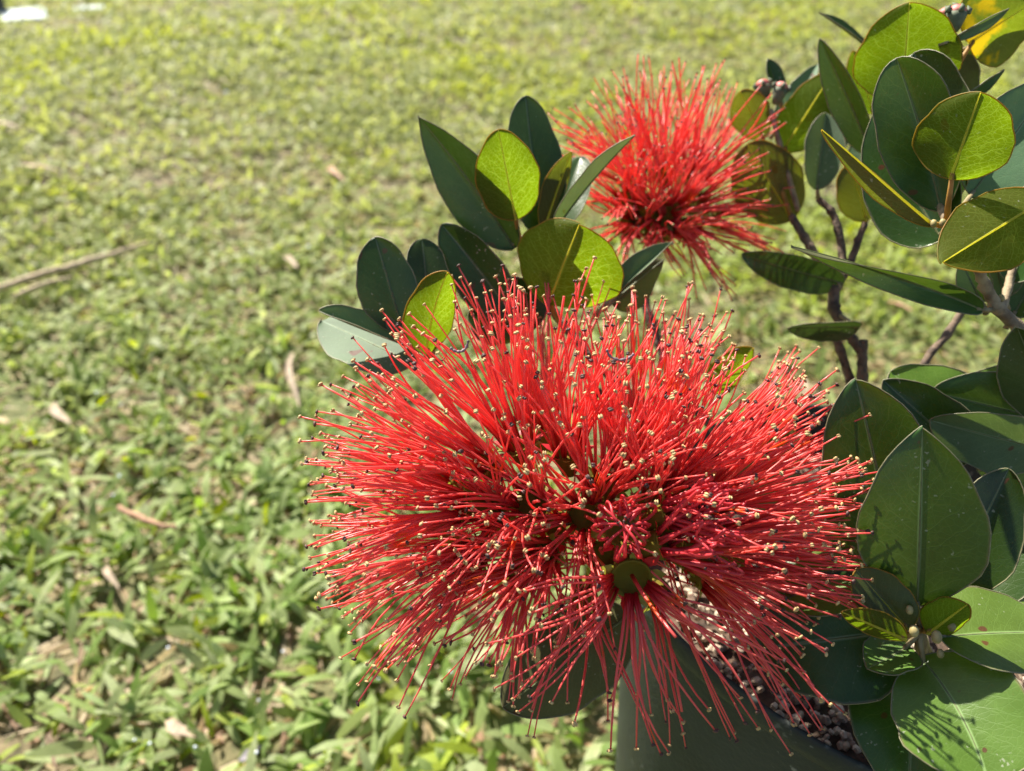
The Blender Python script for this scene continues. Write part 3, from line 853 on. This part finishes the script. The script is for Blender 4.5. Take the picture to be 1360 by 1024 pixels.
flower_bud(1018, 132, 0.262, -0.35, 1)
flower_bud(1030, 138, 0.258, 0.3, 1, 0.008)
flower_bud(1262, 36, 0.21, -0.5, 1, 0.006)
flower_bud(1266, 42, 0.207, 0.1, 1, 0.0075)
leaf((1036, 130, 0.266), (1020, 78, 0.266), 26, 'dark', roll=30, fold=0.3, m=0.5, s=1.0)
stem([(1024, 146, 0.26), (1035, 190, 0.258), (1060, 280, 0.256)], 0.0008, 0.0009, 'twigbark')
stem([(1264, 44, 0.21), (1262, 110, 0.213), (1240, 220, 0.2), nB], 0.0008, 0.001, 'twigbark')


# ------------------------------------------------------------------ flower heads
def stamen_path(c, ax, theta, phi, L, r0, curve, kink):
    s1 = ax.orthogonal().normalized()
    s2 = ax.cross(s1)
    e = s1 * math.cos(phi) + s2 * math.sin(phi)
    d0 = (ax * math.cos(theta * 0.45) + e * math.sin(theta * 0.45)).normalized()
    d1 = (ax * math.cos(theta) + e * math.sin(theta)).normalized()
    side = ax.cross(e)
    p = c + e * r0
    sw1, sw2 = random.gauss(0, 0.07), random.gauss(0, 0.07)
    pts = [p]
    n = 7
    for i in range(n):
        t = (i + 0.5) / n
        q = min(1, t * 2.6)
        d = (d0 * (1 - q) + d1 * q) + side * (kink * (t - 0.3)) + Vector((0, 0, -1)) * curve * t * t + (side * sw1 + e * sw2) * math.sin(t * 4.4)
        p = p + d.normalized() * (L / n)
        pts.append(p)
    return pts


def add_stamen(mb, pts, w, mi_f=0, mi_a=1, sides=5, mi_d=2, asc=1.0):
    n = len(pts)
    rr = [w * (1.0 - 0.5 * i / (n - 1)) for i in range(n)]
    mb.tube(pts, rr, sides, mi_f)
    t = (pts[-1] - pts[-2]).normalized()
    a = t.orthogonal().normalized()
    a = Matrix.Rotation(random.uniform(0, 6.28), 3, t) @ a
    b = t.cross(a)
    tilt = (a + t * random.uniform(-0.4, 0.6)).normalized()
    k = asc * w / 0.00036
    c = pts[-1] + t * 0.0002
    for s in (-1, 1):
        mb.ball(c + b * s * 0.00024 * k + tilt * 0.00010, tilt * 0.00062 * k * random.uniform(0.8, 1.15), b * 0.00029 * k, t * 0.00034 * k, mi_a, 4, 6)
    mb.ball(c - t * 0.00012, a * 0.0003 * k, b * 0.0003 * k, t * 0.0003 * k, mi_d, 3, 5)


def cup_mesh(c, ax, r, depth):
    s1 = ax.orthogonal().normalized()
    s2 = ax.cross(s1)
    prof = [(-1.9, 0.45), (-1.1, 0.8), (-0.3, 1.02), (0.05, 1.08), (0.12, 1.0), (-0.2, 0.9), (-0.6, 0.62), (-0.72, 0.06)]
    mb = MB()
    n = 18
    b0 = len(mb.v)
    for z, q in prof:
        for k in range(n):
            a = 2 * math.pi * k / n
            mb.v.append(c + ax * z * depth + (s1 * math.cos(a) + s2 * math.sin(a)) * r * q)
    for i in range(len(prof) - 1):
        for k in range(n):
            k2 = (k + 1) % n
            mb.face((b0 + i * n + k, b0 + i * n + k2, b0 + (i + 1) * n + k2, b0 + (i + 1) * n + k), 0)
    mb.face([b0 + (len(prof) - 1) * n + k for k in range(n)], 0)
    for k in range(5):                                   # sepals and petals alternate round the mouth
        for q, mi, ln in ((0.0, 1, 0.8), (0.5, 2, 1.0)):
            a = 2 * math.pi * (k + q) / 5
            e = s1 * math.cos(a) + s2 * math.sin(a)
            g = ax.cross(e)
            p0 = c + e * r * 1.02 - ax * 0.0004
            w_ = r * 0.32
            i0 = len(mb.v)
            mb.v += [p0 - g * w_ * 0.7, p0 + g * w_ * 0.7, p0 + (e * 0.8 + ax * 0.45) * r * 0.5 * ln + g * w_, p0 + (e * 0.8 + ax * 0.45) * r * 0.5 * ln - g * w_,
                     p0 + (e * 1.0 + ax * 0.35) * r * 0.95 * ln]
            mb.face((i0, i0 + 1, i0 + 2, i0 + 3), mi)
            mb.face((i0 + 3, i0 + 2, i0 + 4), mi)
    return mb


def face_down(ax, th, ph, L):
    s1 = ax.orthogonal().normalized()
    s2 = ax.cross(s1)
    for q in range(40):
        e = s1 * math.cos(ph) + s2 * math.sin(ph)
        if e.dot(U_) < 0.25:
            break
        ph = random.uniform(0, 2 * math.pi)
    return th, ph, L * (0.8 if e.dot(U_) > -0.2 else 1.0)


def head(name_label, centre, flowers, w, scale_d, individual, curled=()):
    fh = empty('flower_head', P(*centre), shrub)
    fh['label'] = name_label
    allst = []
    for (x, y, d, axis, n, Lpx, tmin, tmax, *noup) in flowers:
        c = P(x, y, d)
        ax = cdir(*axis)
        r = scale_d * (0.0043 if noup else 0.0037)
        cup_mesh(c, ax, r, r * 0.9).build('flower_cup', [M['cup'], M['sepal'], M['petal']], fh, c)
        # style: one thicker bare thread from the middle
        th = random.uniform(0.15, 0.6)
        sp = stamen_path(c - ax * r * 0.3, ax, th, random.uniform(0, 6.28), Lpx / FPX * d * random.uniform(0.25, 0.9), r * 0.1, 0.1, 0)
        sb = MB()
        sb.tube(sp, [w * 1.35 * (1 - 0.05 * i) for i in range(len(sp))], 6, 0)
        sb.build('style', [M['filament']], fh, c)
        n = int(n * (1.7 if individual else 1.1))
        ncl = max(4, n // 5)
        cl = [(rad(random.uniform(tmin, tmax)), 2 * math.pi * (q + random.uniform(-0.3, 0.3)) / ncl) for q in range(ncl)]
        for k in range(n):
            th = rad(random.uniform(tmin, tmax))
            ph = 2 * math.pi * (k + random.uniform(-0.4, 0.4)) / n
            q = min(cl, key=lambda z: abs((z[1] - ph + math.pi) % (2 * math.pi) - math.pi))
            f_ = random.uniform(0.15, 0.95)
            th = th * (1 - f_) + q[0] * f_
            ph = ph + ((q[1] - ph + math.pi) % (2 * math.pi) - math.pi) * f_
            L = Lpx / FPX * d * random.triangular(0.55, 1.08, 0.95)
            if noup:                                    # the thick upper side of this flower is pressed against its neighbours
                th, ph, L = face_down(ax, th, ph, L)
            pts = stamen_path(c, ax, th, ph, L, r * random.uniform(0.86, 1.0), random.uniform(-0.04, 0.18), random.gauss(0, 0.36))
            allst.append(((pts[-1] - CAM).length, pts, w * random.uniform(0.82, 1.18)))
    if individual:                                      # the open cup at the front stays clear: nothing grows across its mouth
        c0, a0 = P(*flowers[0][:3]), cdir(*flowers[0][3])
        ok = []
        for q in allst:
            bad = False
            for p in q[1][2:]:
                h = (p - c0).dot(a0)
                if h > 0.0015 and ((p - c0) - a0 * h).length < 0.0040 + 0.1 * h:
                    bad = True
            for p, p2 in zip(q[1][1:], q[1][2:]):
                m_ = (p + p2) / 2
                h = (m_ - c0).dot(a0)
                if h > 0.0015 and ((m_ - c0) - a0 * h).length < 0.0040:
                    bad = True
            if not bad:
                ok.append(q)
        allst = ok
    allst.sort(key=lambda q: q[0])
    k = 0
    for i in range(min(individual, len(allst))):
        mb = MB()
        add_stamen(mb, allst[i][1], allst[i][2])
        dk = random.random() < 0.22
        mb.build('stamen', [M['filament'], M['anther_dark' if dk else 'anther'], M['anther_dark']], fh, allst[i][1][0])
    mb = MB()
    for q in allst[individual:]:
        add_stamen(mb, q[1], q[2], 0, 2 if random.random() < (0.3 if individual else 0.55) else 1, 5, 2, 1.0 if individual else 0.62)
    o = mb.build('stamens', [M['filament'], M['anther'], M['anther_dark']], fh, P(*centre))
    o['kind'] = 'stuff'
    # flowers still opening: threads curled back into the cup
    for (x, y, d, axis, n, Rpx, kind) in curled:
        c = P(x, y, d)
        ax = cdir(*axis)
        r = 0.0034
        cup_mesh(c, ax, r, r).build('flower_cup', [M['cup'], M['sepal'], M['petal']], fh, c)
        s1 = ax.orthogonal().normalized()
        s2 = ax.cross(s1)
        mb = MB()
        R0 = Rpx / FPX * d
        tipd = (ax + s1 * random.uniform(-0.25, 0.25) + s2 * random.uniform(-0.25, 0.25)).normalized()
        for k in range(n):
            ph = 2 * math.pi * (k + random.uniform(-0.35, 0.35)) / n
            e = s1 * math.cos(ph) + s2 * math.sin(ph)
            g = ax.cross(e) * random.uniform(-0.3, 0.3)
            Rr = R0 * random.uniform(0.6, 1.2)
            tk = (tipd + Vector((random.gauss(0, 1), random.gauss(0, 1), random.gauss(0, 1))) * 0.2).normalized()
            pts = []
            for i in range(12):
                t = i / 11
                if kind == 'dome':         # threads arch out and bend back in towards the middle
                    a = t * random.uniform(3.3, 3.5)
                    q = c + e * (r * (1 - 0.75 * t) + 0.75 * Rr * math.sin(a) * (1 if a < 3.14 else 0.3)) + ax * (Rr * 0.62 * (1 - math.cos(a)) - Rr * 0.35 * t * t) + g * Rr * t
                else:                      # threads swept together into a loose, hooked tuft
                    a = t * 2.6
                    q = c + e * (r * (1 - 0.8 * t) + 0.28 * Rr * math.sin(t * 3.1)) + tk * (Rr * 1.15 * math.sin(a) ** 1.0 if t < 0.6 else Rr * (1.15 - 0.5 * (t - 0.6))) + g * Rr * 0.5 * t + (e * 0.9 - tk * 0.4 + g * 2) * (0.7 * Rr * max(0, t - 0.6))
                pts.append(q + Vector((random.gauss(0, 1), random.gauss(0, 1), random.gauss(0, 1))) * 0.00008)
            mb.tube(pts, [w * (1.2 - 0.04 * i) for i in range(12)], 6, 0)
            t = (pts[-1] - pts[-2]).normalized()
            mb.ball(pts[-1], t * 0.0004, t.orthogonal().normalized() * 0.0004, t.cross(t.orthogonal().normalized()) * 0.0004, 1, 4, 6)
        mb.build('curled_stamens', [M['curled'], M['anther_dark']], fh, c)
    return fh


big = [
    # x, y, depth, axis(right, up, to camera), count, length px, cone min/max
    (838, 768, 0.166, (0.02, -0.30, 0.95), 21, 205, 50, 88, 1),
    (775, 684, 0.180, (-0.25, 0.15, 0.95), 30, 170, 30, 75),
    (630, 735, 0.184, (-0.72, -0.40, 0.55), 36, 215, 5, 36),
    (612, 672, 0.184, (-0.92, 0.05, 0.38), 36, 200, 5, 32),
    (640, 615, 0.186, (-0.74, 0.48, 0.45), 36, 228, 5, 34),
    (690, 590, 0.186, (-0.30, 0.85, 0.40), 36, 218, 5, 34),
    (755, 600, 0.188, (-0.05, 0.90, 0.40), 34, 205, 5, 40),
    (830, 620, 0.188, (0.08, 0.90, 0.42), 36, 215, 5, 40),
    (890, 640, 0.188, (0.30, 0.85, 0.40), 36, 215, 5, 40),
    (945, 665, 0.188, (0.70, 0.55, 0.45), 38, 210, 5, 42),
    (965, 715, 0.186, (0.90, 0.10, 0.42), 38, 190, 5, 40),
    (940, 765, 0.184, (0.78, -0.42, 0.45), 26, 215, 5, 38),
    (690, 765, 0.188, (-0.60, -0.45, 0.60), 20, 165, 8, 46),
    (775, 800, 0.190, (-0.10, -0.75, 0.55), 6, 190, 8, 40),
    (880, 800, 0.192, (0.25, -0.80, 0.40), 6, 190, 5, 36),
    (705, 668, 0.180, (-0.40, 0.35, 0.85), 34, 175, 12, 60),
    (725, 735, 0.183, (-0.60, -0.15, 0.75), 32, 175, 10, 52),
    (800, 648, 0.182, (0.0, 0.65, 0.75), 32, 190, 8, 50),
    (872, 660, 0.182, (0.30, 0.60, 0.75), 32, 185, 8, 50),
    (915, 735, 0.180, (0.80, -0.05, 0.60), 32, 180, 8, 48),
    (660, 680, 0.186, (-0.60, 0.15, 0.80), 30, 165, 10, 55),
    (745, 700, 0.196, (-0.1, 0.2, 0.95), 24, 130, 25, 80),
    (800, 738, 0.193, (-0.1, 0.1, 0.95), 22, 110, 25, 80),
    (690, 722, 0.197, (-0.2, 0.0, 0.95), 24, 130, 25, 80),
    (870, 700, 0.197, (0.3, 0.2, 0.9), 24, 130, 25, 80),
    (720, 570, 0.204, (-0.10, 0.95, 0.05), 30, 225, 4, 38),
    (860, 590, 0.206, (0.15, 0.95, 0.05), 30, 215, 4, 38),
    (600, 640, 0.200, (-0.80, 0.45, -0.05), 28, 185, 5, 40),
    (960, 640, 0.204, (0.65, 0.70, 0.0), 28, 200, 5, 40),
    (590, 720, 0.200, (-0.92, -0.15, 0.0), 24, 168, 5, 36),
    (985, 740, 0.200, (0.95, -0.10, 0.0), 24, 175, 5, 36),
]
head('large sharp red flower head in front', (800, 690, 0.195), big, 0.00035, 1.0, 300,
     curled=[(826, 706, 0.165, (-0.05, 0.55, 0.8), 16, 40, 'dome'), (890, 685, 0.168, (0.80, 0.35, 0.45), 26, 78, 'tuft'), (882, 722, 0.166, (0.85, 0.30, 0.40), 26, 82, 'tuft')])
rear = [
    (880, 285, 0.262, (0.05, -0.1, 1.0), 26, 95, 30, 80),
    (830, 265, 0.266, (-0.45, 0.30, 0.80), 26, 110, 15, 65),
    (845, 230, 0.270, (-0.45, 0.75, 0.50), 28, 135, 5, 45),
    (885, 225, 0.270, (0.0, 0.90, 0.45), 30, 135, 5, 42),
    (925, 235, 0.270, (0.35, 0.80, 0.45), 30, 135, 5, 45),
    (935, 270, 0.268, (0.75, 0.25, 0.60), 28, 105, 10, 55),
    (915, 305, 0.266, (0.55, -0.55, 0.60), 26, 110, 8, 50),
    (870, 310, 0.268, (0.0, -0.75, 0.60), 20, 85, 8, 45),
    (835, 300, 0.270, (-0.55, -0.30, 0.70), 22, 85, 10, 55),
    (860, 270, 0.264, (-0.15, 0.75, 0.65), 28, 120, 8, 55),
    (900, 265, 0.264, (0.20, 0.75, 0.65), 28, 120, 8, 55),
    (890, 300, 0.264, (0.10, 0.45, 0.85), 22, 95, 15, 65),
    (850, 290, 0.266, (-0.30, 0.30, 0.85), 22, 90, 15, 65),
    (870, 215, 0.284, (-0.15, 0.95, 0.0), 26, 130, 5, 42),
    (915, 220, 0.284, (0.25, 0.92, 0.0), 26, 125, 5, 42),
    (830, 235, 0.280, (-0.75, 0.60, 0.0), 22, 115, 5, 42),
    (955, 290, 0.276, (0.90, -0.1, 0.2), 22, 90, 5, 42),
]
head('smaller soft red flower head behind', (880, 270, 0.275), rear, 0.00037, 1.0, 0)

# two spent, curled dark threads caught in the big head
for pts in ([(598, 462), (604, 466), (612, 467), (619, 462), (622, 452)], [(806, 464), (810, 473), (822, 478), (834, 476), (842, 470)]):
    vs = [P(x, y, 0.158) for x, y in pts]
    mb = MB()
    path = smooth_path(vs, 4)
    mb.tube(path, [0.0003 + 0.00012 * math.sin(i * 2.1) for i in range(len(path))], 6, 0)
    mb.build('spent_thread', [mat_simple('spent_thread_purple', (0.22, 0.14, 0.17), 0.5)], shrub, vs[0])


# ------------------------------------------------------------------ litter on the lawn
def on_ground(x, y, lift=0.014):
    g = ground_at(x, y, lift)
    g.z = float(lump(np.array([g.x]), np.array([g.y]))[0]) + lift
    return g


def stick(name, pts, r, mat, label, cat, lift=0.024):
    vs = [on_ground(x, y, lift) for x, y in pts]
    path = smooth_path(vs, 5)
    path = [p + Vector((random.gauss(0, 1), random.gauss(0, 1), random.gauss(0, .5))) * r * 0.25 for p in path]
    mb = MB()
    m = len(path)
    mb.tube(path, [r * (0.65 + 0.35 * math.sin(math.pi * min(1, (i + 2) / m))) * random.uniform(0.9, 1.1) for i in range(m)], 7, 0)
    tag(mb.build(name, [M[mat]], None, vs[0]), label, cat, 'dry litter lying on the lawn')


def dry_leaf(p0, p1, wpx, mat, label, curl=0.25):
    a, b = on_ground(*p0, 0.012), on_ground(*p1, 0.019)
    L = (b - a).length
    t = (b - a).normalized()
    s = t.cross(Vector((0, 0, 1))).normalized()
    up = s.cross(t)
    d = ((a + b) / 2 - CAM).dot(F_)
    W = wpx * 0.75 / FPX * d
    mb = MB()
    n = 9
    for i in range(n + 1):
        u = i / n
        hw = 0.5 * W * max(0.06, math.sin(math.pi * min(1, u * 0.94 + 0.05)) ** 0.7)
        c = a.lerp(b, u) + up * (curl * L * (u - u * u) * 0.8) + s * L * 0.06 * math.sin(u * 4)
        for v in (-1, -0.5, 0, 0.5, 1):
            mb.v.append(c + s * hw * v + up * curl * hw * v * v * 1.2 + up * random.gauss(0, W * 0.08) + s * random.gauss(0, W * 0.04))
    for i in range(n):
        for j in range(4):
            mb.face((i * 5 + j, i * 5 + j + 1, (i + 1) * 5 + j + 1, (i + 1) * 5 + j))
    k = len(mb.f)
    base = len(mb.v)
    mb.v += [p - up * 0.0006 for p in list(mb.v)]
    for f in mb.f[:k]:
        mb.face([q + base for q in f][::-1])
    tag(mb.build('dry_leaf', [M[mat]], None, a), label, 'dry leaf', 'dry litter lying on the lawn')


stick('dry_stick', [(-8, 388), (40, 372), (90, 360), (140, 345), (198, 326)], 0.0042, 'straw', 'long straw coloured dry stick lying across the lawn', 'stick')
stick('dry_stick', [(20, 398), (60, 382), (98, 374)], 0.0028, 'straw', 'short thin stalk beside the long straw coloured stick', 'stick')
stick('dry_stick', [(158, 678), (182, 692), (206, 702), (238, 712)], 0.0024, 'drybrown', 'short reddish brown stick on the grass left of the flower', 'stick')
dry_leaf((398, 462), (390, 546), 11, 'drypale', 'thin bleached leaf strip curving beside the big flower')
dry_leaf((146, 748), (158, 792), 12, 'drypale', 'upright pale strip below the reddish brown stick')
dry_leaf((384, 340), (392, 360), 14, 'drypale', 'small pinkish dry leaf near the left rosette tip')
dry_leaf((440, 214), (452, 236), 12, 'drybrown', 'small brown leaf high on the far lawn')
dry_leaf((0, 172), (26, 176), 12, 'drypale', 'pale dry leaf at the far left edge of the lawn')
dry_leaf((30, 226), (78, 236), 10, 'straw', 'thin straw leaf on the far left lawn')
dry_leaf((74, 540), (90, 566), 16, 'drypale', 'wide pale leaf in the middle left of the lawn')
dry_leaf((228, 968), (262, 994), 22, 'drypale', 'crumpled cream leaf near the bottom edge')
dry_leaf((322, 1022), (352, 1004), 20, 'greylilac', 'grey lilac curled leaf at the bottom edge')
dry_leaf((1060, 540), (1072, 500), 13, 'drypale', 'pale leaf strip on the lawn behind the pot')
dry_leaf((1180, 400), (1210, 412), 10, 'drybrown', 'brown leaf scrap beyond the drooping leaf')

dews = [(385, 252), (335, 339), (410, 330), (30, 437), (130, 525), (162, 540), (160, 636), (152, 662), (229, 874), (380, 880), (505, 915), (205, 1000), (185, 995), (265, 1005), (348, 944), (345, 1012), (300, 120), (470, 330), (545, 748), (600, 905)]
for i, (x, y) in enumerate(dews):
    c = on_ground(x, y, 0.026)
    d = (c - CAM).dot(F_)
    r = random.uniform(1.4, 2.6) / FPX * d
    mb = MB()
    mb.ball(c, Vector((r, 0, 0)), Vector((0, r, 0)), Vector((0, 0, r * 0.75)), 0, 6, 9)
    tag(mb.build('dew_drop', [M['dew']], None, c), 'tiny glinting water drop on a grass blade', 'water drop', 'dew drops on the lawn')

# a pale, blurred garden tray at the far left corner
g0 = ground_at(26, 27)
tray = empty('garden_tray', g0)
tag(tray, 'pale blue white tray beside a dark box at the far left corner of the lawn', 'tray')


def box(name, c, sx, sy, sz, rot, mat, parent):
    mb = MB()
    Rm = Matrix.Rotation(rot, 3, 'Z')
    bev = 0.12 * min(sx, sy, sz)
    for z, k in ((0, 1), (sz - bev, 1), (sz, 0.86)):
        for a, b in ((-1, -1), (1, -1), (1, 1), (-1, 1)):
            mb.v.append(Vector(c) + Rm @ Vector((a * sx / 2 * k, b * sy / 2 * k, z)))
    for i in range(2):
        for k in range(4):
            k2 = (k + 1) % 4
            mb.face((i * 4 + k, i * 4 + k2, i * 4 + 4 + k2, i * 4 + 4 + k))
    mb.face((8, 9, 10, 11))
    mb.face((3, 2, 1, 0))
    return mb.build(name, [M[mat]], parent, c, smooth=False)


box('tray_body', g0 + Vector((0, 0.02, -0.005)), 0.13, 0.20, 0.022, 0.5, 'stone_blue', tray)
box('tray_lip', g0 + Vector((0.13, 0.17, -0.005)), 0.09, 0.05, 0.015, 0.3, 'stone_blue', tray)
box('dark_box', g0 + Vector((-0.175, 0.03, -0.005)), 0.18, 0.16, 0.16, 0.2, 'stone_dark', tray)
